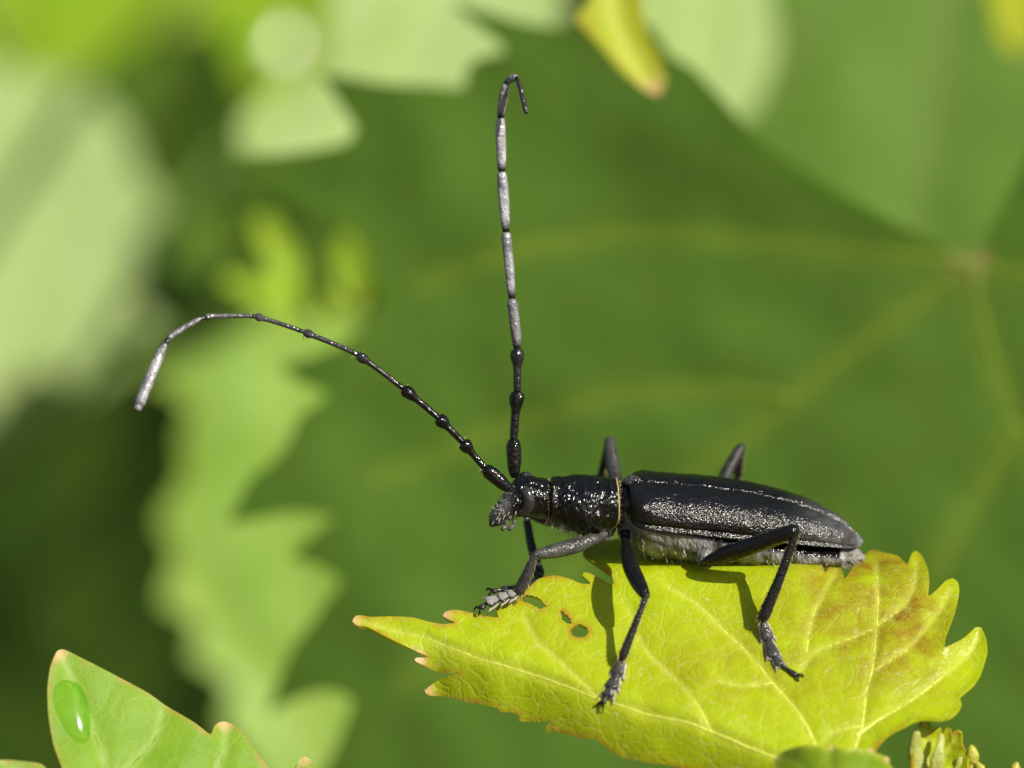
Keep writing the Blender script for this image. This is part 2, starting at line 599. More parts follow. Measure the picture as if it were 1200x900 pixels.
MAIN = [(413, 729), (417, 722), (424, 721), (436, 723), (460, 722), (482, 724), (500, 729), (518, 733), (533, 731), (525, 727), (519, 723), (523, 718), (533, 716), (546, 717), (567, 722), (584, 724), (581, 713), (587, 708), (598, 703), (608, 702.5), (612, 697), (625, 685), (633, 679.5), (650, 677), (667, 680), (680, 685), (692, 686), (683, 677), (684, 673.5), (690, 674), (702, 680), (715, 687.5), (719, 686), (717, 678), (705, 668), (693, 660), (683, 652), (688, 644), (702, 637), (725, 633),
        (760, 628), (800, 618), (850, 614), (890, 618), (925, 634), (950, 655), (962, 661), (967, 671), (973, 663), (980, 660.5), (987, 667), (990, 678), (997, 668), (1003, 658), (1013, 652), (1022, 646), (1037, 649), (1052, 653), (1063, 662), (1068, 651), (1073, 647), (1080, 652), (1087, 667), (1089, 683), (1088, 700), (1098, 692), (1108, 682), (1117, 679), (1123, 685), (1124, 697), (1120, 715), (1112, 737), (1107, 750), (1106, 764), (1117, 759), (1130, 752), (1143, 741), (1150, 742), (1155, 755), (1156, 768), (1148, 793), (1140, 805), (1131, 814), (1123, 821), (1126, 828), (1122, 837), (1113, 845), (1100, 848), (1087, 847), (1072, 849), (1057, 856), (1043, 863), (1032, 871), (1023, 883), (1012, 893), (990, 903),
        (950, 912), (900, 914), (850, 910), (800, 904), (775, 899), (758, 898), (743, 893), (730, 890), (717, 883), (705, 874), (697, 868), (687, 868), (673, 865), (660, 861), (650, 857), (641, 860), (640, 853), (646, 847), (632, 847), (622, 846), (609, 846), (609, 840), (604, 837), (595, 836), (587, 837), (584, 833), (573, 830), (560, 827), (548, 826), (537, 823), (523, 820), (503, 818), (498, 812), (510, 803), (523, 797), (538, 793), (520, 793), (507, 788), (492, 781), (486, 777), (488, 774), (502, 773), (490, 767), (473, 758), (457, 750), (443, 742), (430, 735), (419, 734)]
HOLES = [[(611, 702), (617, 699), (625, 699.5), (632, 703), (638, 708), (640, 712), (634, 714), (626, 711), (618, 707)],
         [(657, 718), (661, 720), (667, 726), (671, 731), (667, 733), (660, 730), (658, 725)],
         [(679 + 10.5 * math.cos(a), 742 + 8 * math.sin(a)) for a in [k * math.pi / 6 for k in range(12)]]]
MAIN_VEINS = [V_MID,
              [(972, 893), (958, 875), (945, 850), (925, 822), (905, 800), (880, 768), (845, 735), (815, 708), (780, 688)],
              [(833, 857), (820, 833), (803, 808), (785, 790), (762, 768), (745, 740), (738, 712)],
              [(995, 893), (1003, 872), (1010, 850), (1015, 810), (1022, 785), (1027, 740), (1029, 700), (1027, 660)],
              [(1023, 787), (1060, 765), (1085, 738), (1102, 715), (1114, 692)],
              [(1027, 733), (1062, 706), (1072, 685), (1074, 660)],
              [(1002, 862), (1020, 850), (1045, 834), (1075, 815), (1105, 793), (1135, 768), (1146, 750)],
              [(1022, 737), (985, 752), (955, 765), (935, 790)],
              [(700, 818), (660, 780), (630, 755), (615, 725)],
              [(945, 765), (948, 740), (955, 715), (968, 690), (980, 668)],
              [(905, 800), (870, 806), (845, 800)], [(1010, 850), (975, 858), (962, 872)]]


def red_main(x, y):
    a = 0.95 * math.exp(-((x - 1000) / 75) ** 2 - ((y - 690) / 60) ** 2)
    b = 0.9 * math.exp(-((x - 1075) / 45) ** 2 - ((y - 735) / 60) ** 2)
    c = 0.45 * math.exp(-((x - 985) / 120) ** 2 - ((y - 770) / 60) ** 2)
    e = 0.4 * math.exp(-((x - 850) / 80) ** 2 - ((y - 790) / 40) ** 2)
    f = 0.9 * math.exp(-((x - 1030) / 50) ** 2 - ((y - 652) / 10) ** 2)
    return min(1.0, 0.8 * (a + b + c + e) + f)


NM = Vector((0, -0.77, 0.64))
base_pt = main_where(985, 897)
leaf = empty('vine_leaf', base_pt, 'yellow-green young vine leaf with chewed holes carrying the beetle', 'leaf')
v, f, at = leaf_blade(MAIN, main_where, NM, 4.2, HOLES, MAIN_VEINS, vein_w=3.0, quilt=0.022, wave=0.035, wfreq=1.6, edge_w=9,
                      tips=[(413, 728), (519, 722), (488, 776), (499, 814)], tip_r=13, red=red_main, seed=3, edge_fn=lambda x, y: 1 - 0.85 * sm((x - 1060) / 12), curl=lambda x, y: 0.045 * sm((x - 1010) / 60) * sm((y - 690) / 60), gloss_fn=lambda x, y, e: sm((x - 1010) / 90) * (0.35 + 0.65 * math.exp(-e / 14)) + .5 * sm((y - mid_y(x) + 12) / 14) * sm((x - 720) / 60) * sm((960 - x) / 40))
blade = solid(mesh_obj('blade', v, f, M['young'], leaf, base_pt, attrs=at), 0.026)
for i, vp in enumerate(MAIN_VEINS):
    r0, r1 = ((0.015, 0.006) if i in (0, 1, 3, 6) else (0.009, 0.004))
    vv, ff = vein_tube(vp, main_where, NM, r0, r1, lift=-0.003, wave=.035, wfreq=1.6, seed=3)
    mesh_obj('vein', vv, ff, M['young_vein'], leaf, base_pt)
pv, pf = tube([(main_where(985, 897) + NM * -0.02, .05, .05), (P(988, 915, -1.3), .06, .06), (P(1000, 960, -1.15), .07, .07), (P(1030, 1040, -0.7), .085, .085)], n=12)
mesh_obj('petiole', pv, pf, M['stem'], leaf, base_pt)

# ------------------------------------------------------------------ the beetle
ROLL = math.radians(25)


def BD(x):
    """the beetle stands slightly askew: its tail is farther away than its head"""
    return (x - 800) / PX * 0.15


BU = Vector((0, -math.sin(ROLL), math.cos(ROLL)))      # dorsal
BL = Vector((0, -math.cos(ROLL), -math.sin(ROLL)))     # the side turned to the camera
BO = P(800, 640, 0)
beetle = empty('longhorn_beetle', BO, 'black longhorn beetle with long knobbed antennae standing on the yellow-green leaf', 'beetle')

# body: head, thorax and abdomen as one continuous skin
BODY = [(573, 607, .03, .025, .03), (578, 604, .085, .05, .05), (585, 599, .12, .09, .065), (593, 593, .145, .12, .09), (602, 586, .165, .15, .125), (612, 582, .18, .158, .15), (624, 582, .175, .155, .16), (635, 583, .168, .15, .165), (641, 583.5, .162, .145, .165),
        (644, 584, .152, .135, .155), (647, 584.5, .19, .168, .19), (651, 585, .197, .17, .20), (656, 585.5, .19, .166, .20), (666, 587, .22, .19, .225), (680, 588.5, .255, .20, .245), (690, 589, .262, .203, .25), (703, 589.5, .25, .20, .24), (712, 589.5, .228, .187, .205), (719, 589.5, .222, .185, .19), (724, 590, .215, .178, .18),
        (727, 590, .17, .135, .15), (733, 592, .19, .165, .22), (740, 595, .24, .16, .28), (750, 601, .30, .10, .32), (770, 605, .335, .11, .335), (800, 608, .345, .11, .335), (825, 612, .34, .11, .33), (838, 615, .335, .11, .315), (846, 617, .325, .11, .275), (870, 622, .32, .10, .27), (905, 629, .30, .09, .235), (940, 636, .255, .08, .19), (970, 642, .20, .065, .14), (992, 647, .14, .05, .09), (1006, 650.5, .08, .035, .055), (1012, 652, .03, .015, .02)]
st = catmull([(x, y, 0, w, h, g) for x, y, w, h, g in BODY], 9)
NB = 96
bv, bf, pub = [], [], []
for i, s in enumerate(st):
    c = P(s[0], s[1], BD(s[0]))
    x = s[0]
    for k in range(NB):
        a = 2 * math.pi * k / NB
        ca, sa = math.cos(a), math.sin(a)
        hh = s[4] if sa > 0 else s[5]
        q = c + BL * (s[3] * ca) + BU * (hh * sa)
        rad = (BL * ca + BU * sa)
        dsp = 0.0
        if 645 < x < 724:                       # coarse cross wrinkles of the pronotum
            w8 = sm((x - 645) / 10) * sm((724 - x) / 8)
            u = Vector((q.x * 17, a * 2.6, 1.7))
            dsp += w8 * 0.020 * noise.noise(u + Vector((0, 0, noise.noise(q * 6))))
            dsp += w8 * 0.011 * noise.noise(Vector((q.x * 38, a * 7, 4.0)))
            dsp += 0.035 * math.exp(-((x - 687) / 7) ** 2) * math.exp(-(min(abs(a), abs(a - 2 * math.pi), abs(a - math.pi)) / .3) ** 2)
        elif x <= 645:
            dsp += 0.010 * noise.noise(q * 22) * sm((x - 580) / 20)
        elif x > 846:                           # abdominal rings
            ph = ((x - 846) / 33) % 1.0
            dsp += -0.014 * math.exp(-((ph - 0.5) / 0.09) ** 2)
            dsp += 0.004 * noise.noise(q * 25)
        else:
            dsp += 0.012 * noise.noise(q * 9) - 0.02 * math.exp(-((x - 788) / 3.0) ** 2) * (1 if sa < 0.1 else 0)
        bv.append(q + rad * dsp)
        # grey down: underside of the thorax and the abdomen
        pb_ = 0.0
        if x > 728: pb_ = sm((0.30 - sa) / 0.35) * (0.55 + 0.45 * sm((x - 745) / 20))
        elif x > 640: pb_ = 0.35 * sm((-0.45 - sa) / 0.3)
        else: pb_ = 0.55 * sm((604 - x) / 18) + 0.3 * sm((-0.3 - sa) / 0.3)
        if x > 985: pb_ = 1.0
        aw = a - 2 * math.pi if a > math.pi else a
        if 750 < x < 842:                       # bare dark sutures between the chest plates
            pb_ *= 1 - 0.9 * math.exp(-((aw + 0.30 + (x - 790) * .004) / .07) ** 2)
            pb_ *= 1 - 0.9 * math.exp(-((x - 788 - aw * 10) / 3.0) ** 2) * (1 if aw < -.35 else 0)
        pb_ *= 1 - 0.95 * math.exp(-((x - 841) / 4.5) ** 2)
        if x > 848: pb_ *= 1 - 0.7 * math.exp(-((((x - 846) / 33) % 1.0 - .5) / .08) ** 2)
        pub.append(min(1, pb_))
m = len(st)
for i in range(m - 1):
    for k in range(NB):
        k2 = (k + 1) % NB
        bf.append((i * NB + k, (i + 1) * NB + k, (i + 1) * NB + k2, i * NB + k2))
bv += [P(st[0][0], st[0][1], BD(st[0][0])), P(st[-1][0], st[-1][1], BD(st[-1][0]))]; pub += [0.5, 1]
for k in range(NB):
    k2 = (k + 1) % NB
    bf.append((m * NB, k, k2)); bf.append((m * NB + 1, (m - 1) * NB + k2, (m - 1) * NB + k))
body = mesh_obj('body', bv, bf, M['body'], beetle, BO, attrs={'pub': pub})


def on_body(x, a, lift=0.0):
    """point and outward direction on the body skin at pixel column x, angle a (0 = near side, 90 = back)"""
    s = min(st, key=lambda q: abs(q[0] - x))
    ca, sa = math.cos(a), math.sin(a)
    hh = s[4] if sa > 0 else s[5]
    n = (BL * (ca / max(s[3], .01)) + BU * (sa / max(hh, .01))).normalized()
    return P(s[0], s[1], BD(s[0])) + BL * (s[3] * ca) + BU * (hh * sa) + n * lift, n


# pale rim along the hind edge of the pronotum
rim = []
for k in range(15):
    a = math.radians(105 - 175 * k / 14)
    p, n = on_body(722 + 3 * math.sin(math.pi * k / 14), a, .012)
    p = p + Vector((-.085 * max(0, (k - 9) / 5) ** 1.6, 0, 0))
    rim.append((p, .006 + .010 * (k == 14), .006 + .010 * (k == 14)))
rv, rf = tube(rim, n=8, span=3, up=(1, 0, 0))
mesh_obj('pronotum_rim', rv, rf, M['gold'], beetle, BO)

# elytra
ELY = [(737, 561, 604, .20), (742, 557, 610, .28), (750, 555.5, 614, .335), (765, 555, 617, .365), (800, 557, 621, .38), (850, 562, 626, .38), (900, 571, 631, .36), (940, 583, 635, .315), (965, 594, 637, .255), (985, 606, 639, .185), (998, 618, 639.5, .12), (1006, 626.5, 638, .07), (1011, 632, 635, .02)]
es = []
for x, top, edge, W in ELY:
    cy = edge - PX * math.sin(ROLL) * W
    H = math.sqrt(max(((cy - top) / PX) ** 2 - (W * math.sin(ROLL)) ** 2, 1e-5)) / math.cos(ROLL)
    es.append((x, cy, W, H))
es = catmull(es, 12)
NT = 90
for side in (1, -1):
    V, F, pb = [], [], []
    for i, (x, cy, W, H) in enumerate(es):
        c = P(x, cy, BD(x))
        frac = i / (len(es) - 1)
        for k in range(NT + 1):
            t = k / NT                          # 0 suture .. 1 outer edge, then a tucked lip
            a = math.pi / 2 * (1 - t * 1.06)
            ca, sa = max(0.0, math.cos(a)), math.sin(a)
            ex = 0.86
            lx = W * (ca ** ex) + 0.004
            hz = H * (abs(sa) ** ex) * (1 if sa >= 0 else -1)
            n = (BL * side * ca / max(W, .02) + BU * sa / max(H, .02)).normalized()
            dsp = 0.008 * math.exp(-((t - 0.012) / 0.012) ** 2) - 0.006 * math.exp(-((t - 0.045) / 0.018) ** 2)   # sutural bead
            dsp += 0.014 * math.exp(-((t - 0.965) / 0.02) ** 2) - 0.012 * math.exp(-((t - 0.915) / 0.022) ** 2)   # rolled outer margin
            q = c + BL * (side * lx) + BU * hz
            dsp += 0.006 * noise.noise(q * 9) + 0.0035 * noise.noise(q * 30)
            dsp += 0.03 * math.exp(-((x - 752) / 12) ** 2 - ((t - 0.62) / 0.18) ** 2)      # shoulder knob
            dsp *= sm((1 - frac) / 0.06) * 0.9 + 0.1
            V.append(q + n * dsp)
            pb.append(0.16 * sm((x - 915) / 70) + 0.5 * sm((x - 1001) / 8))  # grey down near the tip, with sparkle put into the colour
    for i in range(len(es) - 1):
        for k in range(NT):
            a = i * (NT + 1) + k
            q = (a, a + 1, a + NT + 2, a + NT + 1)
            F.append(q[::-1] if side == 1 else q)
    n0 = (V[F[2000][1]] - V[F[2000][0]]).cross(V[F[2000][2]] - V[F[2000][0]])
    if n0.dot(BU + BL * side * 0.3) < 0:
        F = [q[::-1] for q in F]
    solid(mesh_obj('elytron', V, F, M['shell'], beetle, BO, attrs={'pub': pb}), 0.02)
# scutellum between the wing cases
sv, sf = tube([(P(729, 578, -.06) + BU * .08, .03, .015), (P(735, 579, -.06) + BU * .115, .075, .022), (P(742, 580, -.06) + BU * .135, .07, .02), (P(750, 580, -.06) + BU * .14, .01, .01)], n=14, up=BU)
mesh_obj('scutellum', sv, sf, M['body'], beetle, BO, attrs={'pub': [0.2] * len(sv)})
# pale abdomen tip plate under the wing cases
tv, tf = tube([(P(978, 645, BD(1000) - .02), .10, .03), (P(992, 648, BD(1000) - .02), .10, .035), (P(1004, 651, BD(1000) - .02), .075, .03), (P(1013, 654, BD(1000) - .02), .03, .012)], n=18, up=BU)
mesh_obj('pygidium', tv, tf, M['pad'], beetle, BO)

# eyes (kidney-shaped, wrapping the antennal base), mandibles, palps
for sgn in (1, -1):
    a0 = 0.35 if sgn == 1 else math.pi - 0.35
    pth = []
    for tt, xx, da in ((0, 612, .75), (.25, 617, .5), (.5, 620, .1), (.75, 617, -.3), (1, 610, -.6)):
        a = 0.15 + da if sgn == 1 else math.pi - (0.15 + da)
        p, n = on_body(xx, a, 0.0)
        w = .022 + .026 * math.sin(math.pi * (0.15 + tt * .7))
        pth.append((p, w, w * .9))
    ev, ef = tube(pth, n=14, up=(0, -1, 0))
    mesh_obj('eye', ev, ef, M['eye'], beetle, BO, attrs={'pub': [0] * len(ev)})
for sgn in (1, -1):
    o = BL * (0.045 * sgn)
    mv, mf = tube([(P(590, 602, -.21) + o * 1.6, .05, .05), (P(583, 606, -.21) + o * 1.5, .045, .04), (P(577, 611, -.21) + o * .9, .03, .028), (P(575, 616, -.21) + o * .1, .008, .008)], n=12)
    mesh_obj('mandible', mv, mf, M['leg'], beetle, BO, attrs={'pub': [0.15] * len(mv)})
    o = BL * (0.09 * sgn)
    for dx in (0, 9):
        mv, mf = tube([(P(594 + dx, 604, -.2) + o, .02, .02), (P(593 + dx, 609, -.2) + o, .016, .016), (P(591 + dx, 612, -.2) + o, .02, .02), (P(589 + dx * .9, 614, -.2) + o, .022, .02), (P(588 + dx * .9, 616, -.2) + o, .008, .008)], n=10)
        mesh_obj('palp', mv, mf, M['leg'], beetle, BO, attrs={'pub': [0.35] * len(mv)})


# antennae -----------------------------------------------------------------
def band(p, nv, n=16):
    """down along one segment: bare at both joints"""
    rings = (nv - 2) // n
    out = []
    for r in range(rings):
        t = r / (rings - 1)
        out += [p * sm((t - .22) / .1) * sm((.97 - t) / .1)] * n
    return out + [0, 0]


def antenna(joints, shape, pubs):
    """joints: (x, y, d); shape: per segment (r at base, r in the middle, r of the knob) in pixels"""
    base = None
    for i, (a, b) in enumerate(zip(joints[:-1], joints[1:])):
        pa, pb_ = P(*a), P(*b)
        r0, r1, r2 = (q / PX for q in shape[i])
        L = pb_ - pa
        kb = min(.34, r2 * 2.6 / L.length)
        prof = [(-.015, .35 * r0), (.0, r0 * .75), (.06, r0 * .9), (.3, r1), (1 - kb * 1.25, r1 * 1.08), (1 - kb * .85, r1 + (r2 - r1) * .7), (1 - kb * .5, r2), (1 - kb * .2, r2 * .86), (1 - kb * .04, r2 * .6), (1.01, r2 * .25)]
        if i == 0:                               # stout oval first segment
            prof = [(-.02, .3 * r2), (.03, .55 * r2), (.12, .72 * r2), (.35, .95 * r2), (.6, 1.04 * r2), (.8, 1.0 * r2), (.92, .8 * r2), (1.0, .5 * r2), (1.015, .2 * r2)]
        q0 = P(*joints[i - 1]) if i > 0 else pa * 2 - pb_
        q3 = P(*joints[i + 2]) if i + 2 < len(joints) else pb_ * 2 - pa
        def along(t, pa=pa, pb_=pb_, q0=q0, q3=q3, k=.30):
            m1 = (pb_ - q0).normalized() * (pb_ - pa).length * k * 2; m2 = (q3 - pa).normalized() * (pb_ - pa).length * k * 2
            return pa * (2 * t ** 3 - 3 * t * t + 1) + m1 * (t ** 3 - 2 * t * t + t) + pb_ * (-2 * t ** 3 + 3 * t * t) + m2 * (t ** 3 - t * t)
        path = [(along(t), r, r * .92) for t, r in prof]
        vv, ff = tube(path, n=16, span=4, up=(0.3, -1, 0.2), disp=lambda t, an, i=i: 0.11 * noise.noise(Vector((t * 9, math.cos(an) * 2, math.sin(an) * 2 + i * 7))))
        if base is None:
            base = mesh_obj('antenna', vv, ff, M['antenna'], beetle, BO, attrs={'pub': band(pubs[i], len(vv))})
        else:
            mesh_obj('antenna_segment', vv, ff, M['antenna'], base, BO, attrs={'pub': band(pubs[i], len(vv))})
    return base


ant_front = antenna([(598, 574, -.36), (568, 548, -.40), (542, 518, -.43), (513, 489, -.45), (472, 455, -.48), (419, 416, -.5), (356, 389, -.5), (299, 371, -.5), (240, 372, -.6), (197, 398, -.75), (160, 481, -1.0)],
                    [(5.6, 6.6, 8.2), (4.4, 4.0, 8.2), (4.2, 4.1, 8.4), (4.0, 3.8, 7.6), (3.6, 3.2, 6), (3, 2.9, 5.2), (2.7, 2.7, 4.6), (2.6, 2.7, 3.8), (2.7, 3.2, 3.8), (3.2, 5.9, 4.8)],
                    [0.0, 0, 0, 0, .04, .08, .12, .18, .3, .52])
ant_up = antenna([(603, 560, -.08), (602, 514, -.07), (606, 459, -.05), (606, 409, -.04), (600, 350, -.03), (593, 272, -.03), (588, 201, -.04), (586.5, 138, -.08), (594, 97, -.15), (605, 91, -.22), (617, 133, -.35)],
                 [(5.6, 7.8, 8.4), (5.2, 5, 9), (4.8, 4.8, 8.6), (4.8, 5.8, 6.6), (4.8, 5.5, 6.0), (4.8, 5.9, 5.8), (4.8, 5.7, 5.4), (4.4, 5.1, 5), (3.8, 4.3, 4), (2.6, 2.8, 2.8), (2.6, 3.2, 2.6)],
                 [0.0, 0, .03, .34, .55, .74, .78, .6, .4, .05])

# pale rings and tiny bristles at the knobs
bris = []
rng = random.Random(5)
for jt in ([(568, 548, -.40), (542, 518, -.43), (513, 489, -.45), (472, 455, -.48), (419, 416, -.5), (356, 389, -.5), (299, 371, -.5)], ):
    for (x, y, d) in jt:
        for k in range(7):
            a = rng.uniform(0, 6.28)
            o = Vector((math.cos(a), rng.uniform(-.6, .6), math.sin(a))).normalized()
            bris.append((P(x, y, d) + o * .035, o * rng.uniform(.025, .045)))
hv, hf = hairs(bris, .003)
tag(mesh_obj('setae', hv, hf, M['gold'], ant_front, BO), kind='stuff')


# legs ---------------------------------------------------------------------
def leg(femur, tibia, tarsus, pubF=.3, pubT=.2, pads=True, seed=0, upf=(0, 0, 1), pad_side=-1):
    """femur/tibia: list of (x, y, d, r px) ; tarsus: list of (x, y, d, half width px) at the segment ends"""
    def path(q): return [(P(x, y, d), r / PX, r / PX * .88) for x, y, d, r in q]
    fv, ff = tube(path(femur), n=20, span=6, up=upf)
    tv_, tf_ = tube(path(tibia), n=16, span=6, up=upf)
    vv, fa = join((fv, ff), (tv_, tf_))
    o = mesh_obj('leg', vv, fa, M['leg'], beetle, BO, attrs={'pub': [pubF] * len(fv) + [pubT] * len(tv_)})
    rng = random.Random(seed)
    hz, hw = [], []
    for i, (a, b) in enumerate(zip(tarsus[:-1], tarsus[1:])):
        pa, pb_ = P(*a[:3]), P(*b[:3])
        w = b[3] / PX
        L = pb_ - pa
        if i < len(tarsus) - 2:
            sv_, sf_ = tube([(pa - L * .05, w * .25, w * .25), (pa + L * .1, w * .45, w * .38), (pa + L * .55, w * .8, w * .42), (pa + L * .9, w, w * .40), (pa + L * 1.06, w * .72, w * .25)], n=14, span=4, up=NM)
            pv_, pf_ = tube([(pa + L * .25 + NM * w * .3 * pad_side, w * .5, w * .12), (pa + L * .6 + NM * w * .34 * pad_side, w * (.95 if pad_side < 0 else .6), w * .18), (pa + L * .95 + NM * w * .36 * pad_side, w * (1.25 if pad_side < 0 else .78), w * .18), (pa + L * 1.16 + NM * w * .36 * pad_side, w * (.8 if pad_side < 0 else .4), w * .1)], n=14, span=3, up=NM)
            mesh_obj('foot_pad', pv_, pf_, M['pad'], o, BO)
            seg = mesh_obj('tarsal_segment', sv_, sf_, M['leg'], o, BO, attrs={'pub': [.18] * len(sv_)})
            sid = L.normalized().cross(NM).normalized()
            for k in range(60):
                t = rng.uniform(.15, 1.0)
                sgn = rng.choice((-1, 1))
                root = pa + L * t + sid * (sgn * w * (.5 + .45 * t)) - NM * w * .12
                hw.append((root, (sid * sgn * .55 + L.normalized() * .9 - NM * .15).normalized() * rng.uniform(.03, .055)))
        else:                                    # claw joint with two claws
            sv_, sf_ = tube([(pa, w * .5, w * .5), (pa + L * .4, w * .6, w * .6), (pa + L * .85, w, w * .9), (pa + L, w * .6, w * .5)], n=12, span=4, up=NM)
            mesh_obj('tarsal_segment', sv_, sf_, M['leg'], o, BO, attrs={'pub': [.1] * len(sv_)})
            sid = L.normalized().cross(NM).normalized()
            for sgn in (-1, 1):
                e = pb_ + L.normalized() * .035 + sid * (.03 * sgn)
                cv, cf = tube([(pb_ - L * .06, .012, .012), (pb_ + L.normalized() * .02 + sid * (.022 * sgn) + NM * .012, .010, .010), (e, .007, .007), (e - NM * .03 + L.normalized() * .01, .002, .002)], n=8, span=3)
                mesh_obj('claw', cv, cf, M['leg'], o, BO, attrs={'pub': [0] * len(cv)})
    # short bristles along the tibia
    q = catmull([(*P(x, y, d), r / PX) for x, y, d, r in tibia], 12)
    for s in q[4:]:
        for k in range(3):
            a = rng.uniform(0, 6.28)
            n = Vector((math.cos(a), -abs(rng.uniform(0, .6)), math.sin(a))).normalized()
            hz.append((Vector(s[:3]) + n * s[3] * .85, (n * .6 + (Vector(q[-1][:3]) - Vector(q[0][:3])).normalized()) * .028))
    hv, hf = hairs(hz, .0022)
    tag(mesh_obj('setae', hv, hf, M['gold'], o, BO), kind='stuff')
    if hw and pads:
        hv, hf = hairs(hw, .0045)
        tag(mesh_obj('foot_fringe', hv, hf, M['hair'], o, BO), kind='stuff')
    return o


def on_leaf(x, y, up=.03):
    return LD(x, y) - up


# near fore leg
leg([(714, 622, -.10, 5), (704, 628, -.16, 6), (694, 633, -.22, 8), (672, 640, -.3, 10.5), (648, 646, -.38, 9.6), (632, 649, -.44, 7), (626, 650, -.46, 4)],
    [(627, 648, -.46, 5), (624, 656, -.46, 5.2), (620, 668, -.45, 6.5), (614, 682, -.43, 8), (609, 692, -.42, 7.5), (607, 695, -.41, 4)],
    [(608, 694, -.42, 5), (597, 697, -.43, 7), (586, 701, -.44, 8), (572, 706, -.46, 8.5), (563, 713, -.47, 4)], pubF=.22, pubT=.14, seed=1, pad_side=1)
# far fore leg: shin seen below the head
leg([(700, 612, .18, 7), (670, 612, .32, 9), (640, 608, .42, 9), (618, 600, .48, 6), (613, 598, .5, 4)],
    [(615, 599, .48, 4), (618, 614, .44, 4.6), (622, 636, .3, 5.2), (627, 656, .12, 6), (631, 671, -.05, 7), (632, 676, -.09, 4)],
    [(631, 675, -.08, 5), (626, 684, -.2, 6), (617, 691, -.28, 7), (604, 690, -.33, 6), (590, 691, -.36, 6.5), (577, 693, -.38, 3.5)], pubF=.1, pubT=.05, seed=2)
# near middle leg
leg([(733, 624, -.18, 7), (733, 634, -.24, 5.5), (735, 648, -.38, 8), (740, 666, -.55, 9.8), (748, 683, -.7, 9.6), (754, 694, -.79, 7.5), (757, 700, -.83, 5)],
    [(757, 696, -.82, 4.6), (755, 704, -.83, 3.8), (748, 722, -.84, 4.2), (739, 745, -.85, 5.2), (731, 766, -.85, 6.2), (729, 773, -.85, 4)],
    [(730, 770, -.82, 5), (723, 790, on_leaf(723, 790, .05), 7.5), (717, 805, on_leaf(717, 805, .04), 8), (712, 815, on_leaf(712, 815), 7.5), (706, 824, on_leaf(706, 824), 4)], pubF=0, pubT=.06, seed=3)
# far middle leg: knee above the back
leg([(735, 612, .2, 6), (728, 590, .45, 8), (721, 560, .62, 8.6), (716, 530, .76, 8.2), (714.5, 516, .82, 6.5), (714, 512.5, .83, 3)],
    [(714, 516, .83, 5), (711, 530, .86, 5), (706, 552, .9, 5.5), (699, 585, .96, 6), (697, 612, 1.0, 6.5)],
    [(697, 610, 1.0, 5), (700, 622, .98, 6), (705, 630, .95, 7), (712, 634, .92, 7), (722, 636, .9, 3.5)], pubF=.15, pubT=.04, seed=4)
# near hind leg
leg([(822, 662, -.26, 3.5), (832, 657, -.32, 8), (850, 650, -.38, 11.5), (875, 642, -.46, 12), (900, 633, -.54, 11.2), (920, 626, -.6, 10.5), (931, 622, -.63, 9), (936, 621, -.64, 5)],
    [(933, 622, -.63, 5.5), (930, 632, -.63, 5.2), (922, 655, -.63, 6), (912, 682, -.63, 6.8), (901, 708, -.62, 8), (895, 722, -.62, 8.2), (892, 728, -.62, 5)],
    [(894, 726, -.62, 5), (900, 748, on_leaf(900, 748, .06), 7.5), (907, 768, on_leaf(907, 768, .05), 7.5), (915, 779, on_leaf(915, 779, .05), 5.5), (934, 792, on_leaf(934, 792), 3.6)], pubF=0, pubT=.02, seed=5)
# far hind leg: knee above the wing cases
leg([(832, 640, .25, 5), (838, 600, .5, 8), (848, 562, .72, 7.8), (859, 540, .84, 7.6), (867, 526, .9, 6.4), (870, 521, .92, 3)],
    [(868, 524, .92, 4.6), (867, 540, .94, 4.8), (864, 562, .97, 5.2), (856, 592, 1.0, 6), (850, 606, 1.02, 6)],
    [(850, 605, 1.02, 5), (848, 612, 1.0, 6), (846, 616, .98, 6), (844, 620, .96, 6), (842, 624, .94, 3)], pubF=.1, pubT=.02, seed=6)
# coxae and trochanters, part of the underside
for (x, y, d, r) in ((712, 618, -.06, 11), (736, 624, -.12, 13), (826, 655, -.2, 12)):
    cv, cf = tube([(P(x - r * .2, y - r, d + .04), r / PX * .5, r / PX * .5), (P(x, y - r * .2, d), r / PX, r / PX), (P(x + 1, y + r * .7, d - .05), r / PX * .6, r / PX * .6), (P(x + 1, y + r, d - .06), r / PX * .2, r / PX * .2)], n=14)
    mesh_obj('coxa', cv, cf, M['body'], beetle, BO, attrs={'pub': [.55] * len(cv)})

# fringes of hair on the underside, collar and pronotum edge
rng = random.Random(11)
it = []
for k in range(120):                              # chest and belly
    x = rng.choice((rng.uniform(745, 835), rng.uniform(745, 1000)))
    a = rng.uniform(-1.9, -0.25)
    p, n = on_body(x, a)
    it.append((p, (n * .8 + Vector((.5, 0, -.2))).normalized() * rng.uniform(.02, .06)))
for k in range(150):                              # throat and front of the thorax
    x = rng.uniform(640, 712)
    p, n = on_body(x, rng.uniform(-1.9, -0.7))
    it.append((p, (n + Vector((-.3, 0, 0))).normalized() * rng.uniform(.03, .075)))
for k in range(90):                               # head and mouth
    x = rng.uniform(578, 606)
    p, n = on_body(x, rng.uniform(-1.8, 1.6))
    it.append((p, (n + Vector((-.5, 0, 0))).normalized() * rng.uniform(.02, .05)))
for k in range(110):                              # tip of the abdomen
    x = rng.uniform(984, 1011)
    p, n = on_body(x, rng.uniform(-2.2, 1.0))
    it.append((p, (n * .4 + Vector((1, 0, -.1))).normalized() * rng.uniform(.03, .07)))
hv, hf = hairs(it, .003)
tag(mesh_obj('setae', hv, hf, M['hair'], beetle, BO), kind='stuff')
it = []
